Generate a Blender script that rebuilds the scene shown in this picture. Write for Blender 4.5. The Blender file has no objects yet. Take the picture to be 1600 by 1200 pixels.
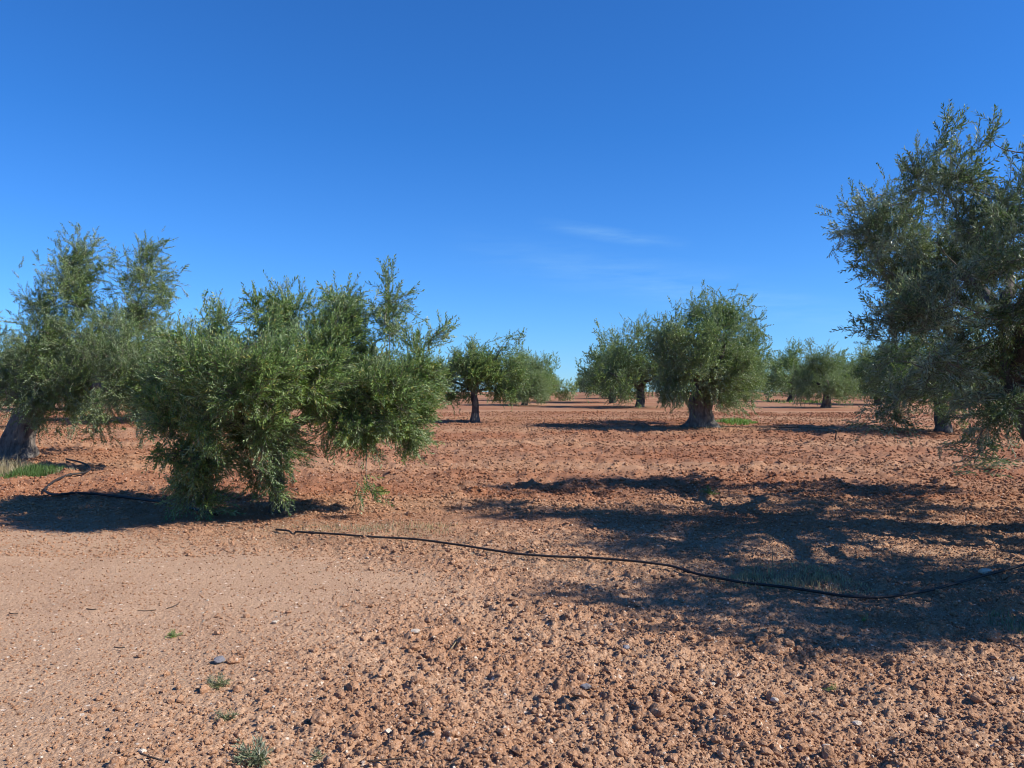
import bpy, math
import numpy as np
from mathutils import Vector

rng = np.random.default_rng(11)
SC = bpy.context.scene
COL = SC.collection
F = 1280.0            # focal length in photo pixels
EYE = 1.6
HZ = 612.0            # eye level row in the photo

# ------------------------------------------------------------------ basics
def tag(o, label=None, cat=None, group=None, kind=None):
    if label: o['label'] = label
    if cat: o['category'] = cat
    if group: o['group'] = group
    if kind: o['kind'] = kind
    return o

def empty(name, loc, rz=0.0):
    o = bpy.data.objects.new(name, None); COL.objects.link(o)
    o.location = loc; o.rotation_euler = (0, 0, rz); o.empty_display_size = 0.3
    return o

def mesh_obj(name, V, faces_list, mats, parent=None, smooth=True, mat_idx=None, attrs=None):
    """faces_list: list of int arrays (n,k)."""
    V = np.asarray(V, dtype=np.float32)
    me = bpy.data.meshes.new(name)
    me.vertices.add(len(V)); me.vertices.foreach_set('co', V.ravel())
    nl = sum(f.size for f in faces_list); npoly = sum(len(f) for f in faces_list)
    me.loops.add(nl)
    me.loops.foreach_set('vertex_index', np.concatenate([f.ravel() for f in faces_list]).astype(np.int32))
    me.polygons.add(npoly)
    starts, tot, cur = [], [], 0
    for f in faces_list:
        k = f.shape[1]
        starts.append(cur + np.arange(len(f)) * k); tot.append(np.full(len(f), k)); cur += f.size
    me.polygons.foreach_set('loop_start', np.concatenate(starts).astype(np.int32))
    me.polygons.foreach_set('loop_total', np.concatenate(tot).astype(np.int32))
    if mat_idx is not None:
        me.polygons.foreach_set('material_index', np.asarray(mat_idx, dtype=np.int32))
    me.polygons.foreach_set('use_smooth', np.full(npoly, smooth, dtype=bool))
    for m in mats: me.materials.append(m)
    if attrs:
        for k, v in attrs.items():
            a = me.attributes.new(k, 'FLOAT', 'POINT'); a.data.foreach_set('value', np.asarray(v, dtype=np.float32))
    me.update(calc_edges=True)
    o = bpy.data.objects.new(name, me); COL.objects.link(o)
    if parent: o.parent = parent
    return o

class Geo:
    """collects pieces of one mesh"""
    def __init__(s): s.V = []; s.T = []; s.Q = []; s.n = 0; s.mT = []; s.mQ = []; s.a = []
    def add(s, V, Q=None, T=None, m=0, a=0.0):
        s.V.append(np.asarray(V, float))
        if Q is not None and len(Q): s.Q.append(np.asarray(Q) + s.n); s.mQ.append(np.full(len(Q), m))
        if T is not None and len(T): s.T.append(np.asarray(T) + s.n); s.mT.append(np.full(len(T), m))
        s.a.append(np.full(len(V), a) if np.isscalar(a) else a)
        s.n += len(V)
    def build(s, name, mats, parent=None, smooth=True, attr='tint'):
        fl, mi = [], []
        if s.Q: fl.append(np.concatenate(s.Q)); mi += s.mQ
        if s.T: fl.append(np.concatenate(s.T)); mi += s.mT
        return mesh_obj(name, np.concatenate(s.V), fl, mats, parent, smooth, np.concatenate(mi), {attr: np.concatenate(s.a)})

# ------------------------------------------------------------------ noise
def h2(ix, iy, k=0):
    n = (ix.astype(np.int64) * 374761393 + iy.astype(np.int64) * 668265263 + k * 982451653) & 0xffffffff
    n = ((n ^ (n >> 13)) * 1274126177) & 0xffffffff
    n = ((n ^ (n >> 16)) * 2246822519) & 0xffffffff
    return ((n ^ (n >> 15)) & 0xffffff) / float(0xffffff)

def vnoise(x, y, k=0):
    ix = np.floor(x); iy = np.floor(y); fx = x - ix; fy = y - iy
    fx = fx * fx * (3 - 2 * fx); fy = fy * fy * (3 - 2 * fy)
    a = h2(ix, iy, k); b = h2(ix + 1, iy, k); c = h2(ix, iy + 1, k); d = h2(ix + 1, iy + 1, k)
    return (a + (b - a) * fx) * (1 - fy) + (c + (d - c) * fx) * fy

def fbm(x, y, o=4, k=0):
    s = 0; w = 0.5; t = 0
    for i in range(o):
        s = s + w * vnoise(x * 2 ** i + 17.3 * i, y * 2 ** i - 9.1 * i, k + i); t += w; w *= 0.5
    return s / t

def sstep(a, b, x):
    t = np.clip((x - a) / (b - a), 0, 1); return t * t * (3 - 2 * t)

# ------------------------------------------------------------------ terrain
TY = [-50, 11, 14, 18, 22, 27, 33, 40, 55, 80, 120, 200, 260, 420, 1600]
TZ = [0, 0, .03, .12, .25, .42, .62, .80, 1.0, 1.2, 1.38, 1.55, 1.56, 1.2, -6]
def base_z(x, y):
    x = np.asarray(x, float); y = np.asarray(y, float)
    z = 0
    for d, w in ((-1.5, .25), (0, .5), (1.5, .25)):       # softened profile
        z = z + w * np.interp(y + d * np.clip(y / 14, 0, 4), TY, TZ)
    soft = sstep(11, 26, y)
    z = z + (fbm(x * .10, y * .16, 3, 5) - .5) * .16 * sstep(4, 16, y) * (1 - .6 * sstep(40, 120, y))
    z = z + (fbm(x * .5, y * .5, 2, 9) - .5) * .05
    return z

def gp(px, py):
    """ground point seen at a photo pixel"""
    lo, hi = 2.0, 400.0
    u = (px - 800) / F
    ys = np.geomspace(lo, hi, 4000)
    row = HZ + (EYE - base_z(u * ys, ys)) / ys * F
    i = int(np.argmax(row < py)); y = float(ys[i])
    return u * y, y, float(base_z(u * y, y))

def at(px, py, y):
    return (px - 800) / F * y, y, EYE - (py - HZ) / F * y

def track_amp(x, y):
    """0 on the compact earth track, 1 in the tilled field"""
    xe = np.interp(y, [0, 3.0, 4.0, 5.5, 7.2, 8.6, 10, 12, 16, 30], [-.9, -1.3, -1.7, -1.7, -.9, -3.4, -5.6, -9, -15, -40])
    d = x - xe + (fbm(x * .8, y * .8, 3, 31) - .5) * 1.8
    return sstep(-.8, 1.5, d)

def grove_amp(x, y):
    return sstep(9.0, 11.0, y + (fbm(x * .6, y * .6, 2, 77) - .5) * 1.5)

def clods(x, y, s, k, p=.8):
    """height of jittered clods on cells of size s"""
    gx = np.floor(x / s); gy = np.floor(y / s); H = np.zeros_like(x)
    for dx in (-1, 0, 1):
        for dy in (-1, 0, 1):
            cx = gx + dx; cy = gy + dy
            jx = (cx + .1 + .8 * h2(cx, cy, k)) * s; jy = (cy + .1 + .8 * h2(cx, cy, k + 1)) * s
            r = s * (.28 + .5 * h2(cx, cy, k + 2) ** 2); on = h2(cx, cy, k + 3) < p
            th = h2(cx, cy, k + 4) * math.pi; e = .6 + .4 * h2(cx, cy, k + 5)
            c_, s_ = np.cos(th), np.sin(th); X = x - jx; Y = y - jy
            a = (X * c_ + Y * s_); b = (-X * s_ + Y * c_) / e
            # polygonal metric -> angular lumps
            d = np.maximum(np.maximum(np.abs(a), np.abs(b)), (np.abs(a) + np.abs(b)) * .75) * .5 + np.sqrt(a * a + b * b) * .5
            hh = np.where(on, np.clip(1 - (d / r) ** 2.2, 0, 1) ** .55 * r * (.35 + .65 * h2(cx, cy, k + 6)), 0)
            H = np.maximum(H, hh)
    return H

def micro_z(x, y):
    m = y < 34
    z = np.zeros_like(x)
    xs = x[m]; ys = y[m]
    w = .6 * (fbm(xs * 9, ys * 9, 2, 3) - .5) * .05
    xs2 = xs + w; ys2 = ys + .6 * (fbm(xs * 9 + 40, ys * 9, 2, 4) - .5) * .05
    A = track_amp(xs, ys); G = grove_amp(xs, ys)
    q = .74 * xs + .68 * ys
    wv = .5 + .5 * np.sin(q * 2 * math.pi / 1.15 + 3 * fbm(xs * .4, ys * .4, 2, 52))
    patch = sstep(.3, .65, fbm(xs * .9, ys * .9, 3, 51)) * .45 + .55 * wv * (.4 + .6 * sstep(1.5, 4.5, xs + 2.2))
    big = A * (1 - .45 * G) * (.25 + .75 * patch)
    mid = (.10 + .90 * A)
    H = clods(xs2, ys2, .20, 100, .30) * .45 * big * (1 - sstep(17, 28, ys))
    H = H - A * (1 - G) * .028 * (1 - wv) + clods(xs2, ys2, .10, 200, .6) * .6 * (1 - sstep(11, 17, ys)) * mid * (.22 + .78 * big)
    H = H + clods(xs, ys, .045, 300, .8) * .8 * (1 - sstep(7, 11, ys)) * (.14 + .86 * mid)
    H = H + (fbm(xs * 45, ys * 45, 3, 70) - .5) * .016 * (1 - sstep(6, 9, ys)) * (.4 + .6 * A)
    H = H + (fbm(xs * 3, ys * 3, 4, 8) - .5) * .05 * (.35 + .65 * A)
    H = H + G * sstep(10, 13, ys) * ((fbm(xs * 2.6, ys * 2.2, 3, 90) - .5) * .13 + clods(xs, ys, .30, 400, .75) * .36)
    # wheel ruts / cultivator lines in the grove run across the view
    H = H + G * .012 * np.sin(ys * 2 * math.pi / .55 + 2.5 * fbm(xs * .3, ys * .3, 2, 60))
    fade = 1 - sstep(22, 34, ys)
    z[m] = H * fade
    return z

def build_ground():
    U = np.concatenate([-np.geomspace(20, .76, 26)[:-1], np.arange(-.76, .7601, .00142), np.geomspace(.76, 20, 26)[1:]])
    py = np.arange(0, 560, .8)
    y1 = EYE * 819 / (EYE * 819 / 2.5 - np.arange(0, 460, .8))
    y1 = y1[y1 < 20]
    y2 = np.geomspace(y1[-1], 300, 330)[1:]
    y3 = np.geomspace(300, 1600, 14)[1:]
    Y = np.concatenate([[-60, -30, -12, -6, -3, -1, 0, .8, 1.4, 1.9, 2.3], y1, y2, y3])
    W = np.maximum(Y, 2.5)
    GX = U[None, :] * W[:, None]; GY = np.repeat(Y[:, None], len(U), 1)
    x = GX.ravel(); y = GY.ravel()
    z = base_z(x, y) + micro_z(x, y)
    n, m = GX.shape
    idx = np.arange(n * m).reshape(n, m)
    Q = np.stack([idx[:-1, :-1], idx[:-1, 1:], idx[1:, 1:], idx[1:, :-1]], -1).reshape(-1, 4)
    A = track_amp(x, y); G = grove_amp(x, y)
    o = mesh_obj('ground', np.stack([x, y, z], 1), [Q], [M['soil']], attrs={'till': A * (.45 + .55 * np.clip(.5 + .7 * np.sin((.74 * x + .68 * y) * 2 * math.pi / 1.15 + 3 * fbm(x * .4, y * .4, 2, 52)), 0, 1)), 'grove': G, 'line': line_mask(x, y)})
    tag(o, kind='structure')
    return o

HOSE1 = [(432, 830), (460, 834), (500, 838), (560, 843), (650, 848), (720, 856), (800, 868), (860, 874), (920, 879), (990, 886), (1050, 892), (1090, 904), (1160, 918), (1210, 924), (1260, 929), (1310, 935), (1360, 938), (1400, 936), (1450, 927), (1500, 915), (1550, 901), (1600, 889), (1680, 872), (1760, 855)]
HOSE2 = [(104, 722), (120, 727), (138, 734), (142, 740), (132, 744), (105, 747), (88, 755), (74, 765), (70, 772), (78, 778), (95, 781), (118, 779), (150, 779), (200, 783), (250, 790), (300, 801), (340, 810)]

def line_mask(x, y):
    P = np.array([gp(*p)[:2] for p in HOSE1[::2]])
    d = np.full(len(x), 9.0)
    near = (y > 4) & (y < 13) & (np.abs(x) < 9)
    xs = x[near]; ys = y[near]; dd = np.full(len(xs), 9.0)
    for a, b in zip(P[:-1], P[1:]):
        ab = b - a; t = np.clip(((xs - a[0]) * ab[0] + (ys - a[1]) * ab[1]) / (ab @ ab), 0, 1)
        dd = np.minimum(dd, np.hypot(xs - a[0] - t * ab[0], (ys - a[1] - t * ab[1]) - .25))
    d[near] = dd
    return 1 - sstep(.2, 1.1, d)

# ------------------------------------------------------------------ materials
M = {}
def newmat(name):
    m = bpy.data.materials.new(name); m.use_nodes = True
    nt = m.node_tree; b = nt.nodes['Principled BSDF']
    return m, nt, b

def N(nt, t, **kw):
    n = nt.nodes.new(t)
    for k, v in kw.items():
        if k in n.inputs.keys() if isinstance(k, str) else False: n.inputs[k].default_value = v
        else: setattr(n, k, v)
    return n

def noise(nt, vec, scale, detail=4, rough=.55):
    n = nt.nodes.new('ShaderNodeTexNoise'); n.inputs['Scale'].default_value = scale
    n.inputs['Detail'].default_value = detail; n.inputs['Roughness'].default_value = rough
    if vec is not None: nt.links.new(vec, n.inputs['Vector'])
    return n.outputs['Fac']

def mix(nt, f, a, b, blend='MIX'):
    n = nt.nodes.new('ShaderNodeMix'); n.data_type = 'RGBA'; n.blend_type = blend
    for s, v in ((n.inputs[0], f), (n.inputs[6], a), (n.inputs[7], b)):
        if hasattr(v, 'is_linked'): nt.links.new(v, s)
        elif isinstance(v, (int, float)): s.default_value = v
        else: s.default_value = (*v, 1)
    return n.outputs[2]

def mrange(nt, v, a, b, c=0., d=1.):
    n = nt.nodes.new('ShaderNodeMapRange'); n.inputs[1].default_value = a; n.inputs[2].default_value = b
    n.inputs[3].default_value = c; n.inputs[4].default_value = d; nt.links.new(v, n.inputs[0]); return n.outputs[0]

def math_n(nt, op, a, b=0.0):
    n = nt.nodes.new('ShaderNodeMath'); n.operation = op
    for s, v in ((n.inputs[0], a), (n.inputs[1], b)):
        if hasattr(v, 'is_linked'): nt.links.new(v, s)
        else: s.default_value = v
    return n.outputs[0]

def attr(nt, name):
    n = nt.nodes.new('ShaderNodeAttribute'); n.attribute_name = name; return n.outputs['Fac']

def geo_pos(nt):
    return nt.nodes.new('ShaderNodeNewGeometry').outputs['Position']

SOIL_TRACK = (.50, .330, .205)
SOIL_TILL = (.42, .240, .136)
SOIL_RED = (.31, .130, .062)
SOIL_DULL = (.36, .190, .104)
SOIL_CRUST = (.43, .245, .135)
SOIL_LINE = (.30, .190, .110)

def soil_material(name, clod=False):
    m, nt, b = newmat(name)
    P = geo_pos(nt)
    if clod:
        # clods know their ground from where they lie
        sep = nt.nodes.new('ShaderNodeSeparateXYZ'); nt.links.new(P, sep.inputs[0])
        grove = mrange(nt, sep.outputs[1], 8.5, 11); till = None; line = None
    else:
        grove = attr(nt, 'grove'); till = attr(nt, 'till'); line = attr(nt, 'line')
    c = mix(nt, till, SOIL_TRACK, SOIL_TILL) if till is not None else None
    base = c if c is not None else SOIL_TILL
    n1 = noise(nt, P, .35, 4)
    red = mix(nt, mrange(nt, n1, .42, .62), SOIL_RED, SOIL_DULL)
    # pale crusted bands across the grove
    sp = nt.nodes.new('ShaderNodeSeparateXYZ'); nt.links.new(P, sp.inputs[0])
    yy = math_n(nt, 'ADD', sp.outputs[1], mrange(nt, noise(nt, P, .25, 3), 0, 1, -1.5, 1.5))
    band = math_n(nt, 'SINE', math_n(nt, 'MULTIPLY', yy, 1.25))
    band = mrange(nt, band, .35, .95, 0, .8)
    red = mix(nt, band, red, SOIL_CRUST)
    c = mix(nt, grove, base, red)
    if line is not None:
        c = mix(nt, math_n(nt, 'MULTIPLY', line, mrange(nt, noise(nt, P, 3, 4), .35, .6, 0, .7)), c, SOIL_LINE)
    # blotches
    c = mix(nt, mrange(nt, noise(nt, P, 1.3, 5), .3, .7, 0, .5), c, mix(nt, 1.0, c, (.72, .66, .62), 'MULTIPLY'))
    c = mix(nt, mrange(nt, noise(nt, P, 22, 5, .7), .4, .7, 0, .45), c, mix(nt, 1.0, c, (.62, .52, .46), 'MULTIPLY'))
    c = mix(nt, mrange(nt, noise(nt, P, 75, 4, .7), .52, .68, 0, .6), c, (.62, .44, .31))
    c = mix(nt, mrange(nt, noise(nt, P, 110, 3, .7), .5, .36, 0, .6), c, mix(nt, 1.0, c, (.45, .36, .32), 'MULTIPLY'))  # fine dark mottling, also paints the shade of tiny pits into the colour
    # grit: small pale grains
    for sc, th, pale in ((70, .93, (.62, .47, .34)), (28, .965, (.66, .53, .40))):
        v = nt.nodes.new('ShaderNodeTexVoronoi'); v.inputs['Scale'].default_value = sc; nt.links.new(P, v.inputs['Vector'])
        s2 = nt.nodes.new('ShaderNodeSeparateColor'); nt.links.new(v.outputs['Color'], s2.inputs[0])
        on = math_n(nt, 'GREATER_THAN', s2.outputs[0], th)
        near = mrange(nt, v.outputs['Distance'], .25, .4, 1, 0)
        c = mix(nt, math_n(nt, 'MULTIPLY', on, near), c, pale)
    nt.links.new(c, b.inputs['Base Color'])
    b.inputs['Roughness'].default_value = .97; b.inputs['Specular IOR Level'].default_value = .12
    bp = nt.nodes.new('ShaderNodeBump'); bp.inputs['Distance'].default_value = .02; bp.inputs['Strength'].default_value = .9
    v = nt.nodes.new('ShaderNodeTexVoronoi'); v.inputs['Scale'].default_value = 55; nt.links.new(P, v.inputs['Vector'])
    hgt = math_n(nt, 'ADD', noise(nt, P, 30, 6, .72), math_n(nt, 'MULTIPLY', v.outputs['Distance'], -.35))
    nt.links.new(hgt, bp.inputs['Height']); nt.links.new(bp.outputs[0], b.inputs['Normal'])
    return m

def leaf_material(name, top, top2, under, yellow=.0, trans=.22):
    m, nt, b = newmat(name)
    g = nt.nodes.new('ShaderNodeNewGeometry')
    t = attr(nt, 'tint')
    c = mix(nt, t, top, top2)
    c = mix(nt, mrange(nt, noise(nt, g.outputs['Position'], 1.4, 3), .4, .65, 0, .6), c, mix(nt, 1.0, c, (1.5, 1.35, .95), 'MULTIPLY'))
    # a few yellowing leaves
    c = mix(nt, mrange(nt, t, .93, .97, 0, yellow), c, (.30, .26, .07))
    c = mix(nt, g.outputs['Backfacing'], c, under)
    nt.links.new(c, b.inputs['Base Color'])
    b.inputs['Roughness'].default_value = .42; b.inputs['Specular IOR Level'].default_value = .3
    tr = nt.nodes.new('ShaderNodeBsdfTranslucent'); nt.links.new(mix(nt, 1.0, c, (1.3, 1.5, .6), 'MULTIPLY'), tr.inputs[0])
    ms = nt.nodes.new('ShaderNodeMixShader'); ms.inputs[0].default_value = trans
    nt.links.new(b.outputs[0], ms.inputs[1]); nt.links.new(tr.outputs[0], ms.inputs[2])
    nt.links.new(ms.outputs[0], nt.nodes['Material Output'].inputs[0])
    return m

def bark_material(name, a, bcol, sc=7):
    m, nt, b = newmat(name)
    P = geo_pos(nt)
    mp = nt.nodes.new('ShaderNodeMapping'); mp.inputs['Scale'].default_value = (1, 1, .3); nt.links.new(P, mp.inputs[0])
    n1 = noise(nt, mp.outputs[0], sc * 1.6, 7, .7)
    c = mix(nt, mrange(nt, n1, .35, .62), a, bcol)
    c = mix(nt, mrange(nt, noise(nt, P, 3, 4), .5, .7, 0, .6), c, (.24, .23, .19))
    nt.links.new(c, b.inputs['Base Color']); b.inputs['Roughness'].default_value = .95
    bp = nt.nodes.new('ShaderNodeBump'); bp.inputs['Distance'].default_value = .06; bp.inputs['Strength'].default_value = 1
    nt.links.new(n1, bp.inputs['Height']); nt.links.new(bp.outputs[0], b.inputs['Normal'])
    return m

def plain(name, col, rough=.8, var=.4, sc=12, spec=.3):
    m, nt, b = newmat(name)
    P = geo_pos(nt)
    d = tuple(v * (1 - var) for v in col)
    c = mix(nt, mrange(nt, noise(nt, P, sc, 5), .35, .65), col, d)
    nt.links.new(c, b.inputs['Base Color']); b.inputs['Roughness'].default_value = rough
    b.inputs['Specular IOR Level'].default_value = spec
    bp = nt.nodes.new('ShaderNodeBump'); bp.inputs['Distance'].default_value = .01; bp.inputs['Strength'].default_value = .6
    nt.links.new(noise(nt, P, sc * 5, 5), bp.inputs['Height']); nt.links.new(bp.outputs[0], b.inputs['Normal'])
    return m

def make_materials():
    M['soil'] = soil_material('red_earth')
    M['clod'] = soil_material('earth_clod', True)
    M['leaf'] = leaf_material('olive_leaf', (.055, .105, .032), (.165, .235, .085), (.24, .30, .17), .35)
    M['leaf_front'] = leaf_material('olive_leaf_fresh', (.055, .110, .030), (.175, .255, .085), (.25, .32, .17), .8)
    M['leaf_grey'] = leaf_material('olive_leaf_grey', (.042, .078, .032), (.125, .175, .08), (.24, .29, .19), .2, .16)
    M['twig'] = plain('olive_twig', (.17, .15, .11), .9, .4)
    M['bark'] = bark_material('olive_bark', (.055, .046, .038), (.20, .17, .14))
    M['bark_dark'] = bark_material('olive_bark_dark', (.035, .03, .026), (.11, .095, .08))
    M['hose'] = plain('black_hose', (.035, .027, .023), .65, .6, 14, .4)
    M['grass'] = leaf_material('green_grass', (.07, .135, .035), (.12, .19, .06), (.09, .15, .05), 0, .3)
    M['drygrass'] = leaf_material('dry_grass', (.26, .21, .13), (.40, .34, .22), (.33, .28, .18), 0, .2)
    M['weed'] = leaf_material('weed_leaf', (.10, .20, .045), (.16, .28, .07), (.18, .26, .10), 0, .25)
    M['weedgrey'] = leaf_material('grey_weed_leaf', (.10, .13, .07), (.18, .20, .12), (.2, .22, .15), 0, .2)
    M['stone_pale'] = plain('pale_stone', (.62, .52, .40), .9, .3, 25)
    M['stone_grey'] = plain('grey_stone', (.20, .19, .20), .85, .4, 25)
    M['stick'] = plain('dead_stick', (.10, .07, .05), .9, .4, 30)

# ------------------------------------------------------------------ tubes, leaves
def tube(G, P, R, seg=8, m=0, ridge=0.0, a=0.0, seed=0, cap=True):
    P = np.asarray(P, float); R = np.asarray(R, float); n = len(P)
    T = np.gradient(P, axis=0); T /= np.linalg.norm(T, axis=1)[:, None] + 1e-9
    ref = np.array([0, 0, 1.0]) if abs(T[:, 2]).mean() < .8 else np.array([1.0, 0, 0])
    A = np.cross(T, ref); A /= np.linalg.norm(A, axis=1)[:, None] + 1e-9; B = np.cross(T, A)
    th = np.linspace(0, 2 * math.pi, seg, endpoint=False)
    rr = np.repeat(R[:, None], seg, 1)
    if ridge:
        r_ = np.random.default_rng(seed); tt = np.linspace(0, 1, n)[:, None]
        for f, w in ((2, .5), (3, .8), (5, .7), (8, .5), (13, .25)):
            rr = rr * (1 + ridge * w * np.sin(f * th[None] + r_.uniform(0, 6) + r_.uniform(-3, 3) * tt + np.sin(tt * r_.uniform(4, 10)) * .8) * (.6 + .4 * np.sin(tt * r_.uniform(5, 14) + r_.uniform(0, 6))))
    V = P[:, None] + rr[..., None] * (np.cos(th)[None, :, None] * A[:, None] + np.sin(th)[None, :, None] * B[:, None])
    idx = np.arange(n * seg).reshape(n, seg); nx = np.roll(idx, -1, 1)
    Q = np.stack([idx[:-1], nx[:-1], nx[1:], idx[1:]], -1).reshape(-1, 4)
    V = V.reshape(-1, 3); T_ = []
    if cap:
        V = np.concatenate([V, P[:1], P[-1:] + T[-1:] * R[-1] * .5])
        c0, c1 = n * seg, n * seg + 1
        T_ = [(c0, nx[0, j], idx[0, j]) for j in range(seg)] + [(c1, idx[-1, j], nx[-1, j]) for j in range(seg)]
    G.add(V, Q, T_, m, a)

def bez(p0, p1, p2, p3, n):
    t = np.linspace(0, 1, n)[:, None]
    p0, p1, p2, p3 = map(np.asarray, (p0, p1, p2, p3))
    return (1 - t) ** 3 * p0 + 3 * t * (1 - t) ** 2 * p1 + 3 * t * t * (1 - t) * p2 + t ** 3 * p3

def twig_proto(r, L=.30, pairs=12, ll=.062, lw=.0125, stem=True):
    """a leafy olive shoot along +Z: returns V, Qleaf, Tstem, tint"""
    V, Q, T, tint = [], [], [], []
    bx, by = r.uniform(-.25, .25, 2)
    def sp(t): return np.array([bx * t * t * L, by * t * t * L, t * L])
    n = 0
    for i in range(pairs):
        t = .12 + .88 * i / (pairs - 1)
        p = sp(t); roll = i * math.pi / 2 + r.uniform(-.5, .5)
        for sgn in (0, 1):
            ang = roll + sgn * math.pi
            rad = np.array([math.cos(ang), math.sin(ang), 0]); tang = np.array([-math.sin(ang), math.cos(ang), 0])
            a = r.uniform(.45, 1.15) * (1 - .35 * t)
            d = np.array([0, 0, math.cos(a)]) + rad * math.sin(a)
            nrm = np.cross(tang, d); nrm /= np.linalg.norm(nrm)
            tw = r.uniform(-.7, .7); side = tang * math.cos(tw) + nrm * math.sin(tw); nn = np.cross(d, side)
            if nn[2] < 0: nn = -nn
            l = ll * r.uniform(.7, 1.15) * (.75 + .35 * math.sin(math.pi * min(1, t * 1.1))); w = lw * r.uniform(.8, 1.15)
            base = p; tip = p + d * l - nn * l * r.uniform(.02, .16); midp = p + d * l * .5 + nn * l * .03
            l1, l2 = midp + side * w * .5 - nn * w * .18, midp - side * w * .5 - nn * w * .18
            V += [base, l1, tip, l2]
            # orient so that nn is the front
            fn = np.cross(l1 - base, tip - base)
            Q.append((n, n + 1, n + 2, n + 3) if fn @ nn > 0 else (n, n + 3, n + 2, n + 1)); n += 4
            tint += [r.random()] * 4
    ns = n
    if stem:
        for k, t in enumerate((0, .5, 1)):
            c = sp(t); rr = .0035 * (1 - .7 * t)
            for j in range(3):
                V.append(c + np.array([math.cos(j * 2.094), math.sin(j * 2.094), 0]) * rr)
        for k in range(2):
            for j in range(3):
                a0, a1 = ns + k * 3 + j, ns + k * 3 + (j + 1) % 3
                T += [(a0, a1, a1 + 3), (a0, a1 + 3, a0 + 3)]
        tint += [.5] * 9
    return np.array(V), np.array(Q), np.array(T), np.array(tint)

def stamp(G, protos, pos, dirs, scale, r):
    """copies of leafy shoots at pos, pointing along dirs"""
    k = r.integers(0, len(protos), len(pos))
    for pi, (V, Q, T, tint) in enumerate(protos):
        s = k == pi; n = int(s.sum())
        if not n: continue
        d = dirs[s]; d = d / (np.linalg.norm(d, axis=1)[:, None] + 1e-9)
        rv = r.normal(size=(n, 3)); a = np.cross(d, rv); a /= np.linalg.norm(a, axis=1)[:, None] + 1e-9; b = np.cross(d, a)
        R = np.stack([a, b, d], 2) * scale[s][:, None, None]
        W = np.einsum('nij,vj->nvi', R, V) + pos[s][:, None]
        nv = len(V); off = (np.arange(n) * nv)[:, None, None]
        QQ = (Q[None] + off).reshape(-1, 4)
        tt = np.clip(tint[None] + r.normal(0, .12, (n, 1)), 0, 1)
        G.add(W.reshape(-1, 3), QQ, None, 0, tt.ravel())
        if len(T):
            TT = (T[None] + off).reshape(-1, 3) + G.n - n * nv
            G.T.append(TT); G.mT.append(np.full(len(TT), 1))

PROTO = {}
def protos(key):
    if key not in PROTO:
        r = np.random.default_rng(hash_key(key))
        if key == 'near': PROTO[key] = [twig_proto(r, r.uniform(.20, .33), int(r.integers(9, 13)), .064, .0150) for _ in range(8)]
        if key == 'mid': PROTO[key] = [twig_proto(r, r.uniform(.28, .42), 8, .085, .025) for _ in range(6)]
        if key == 'far': PROTO[key] = [twig_proto(r, .42, 6, .14, .045, False) for _ in range(5)]
    return PROTO[key]
def hash_key(k): return {'near': 1, 'mid': 2, 'far': 3}[k]

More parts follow.
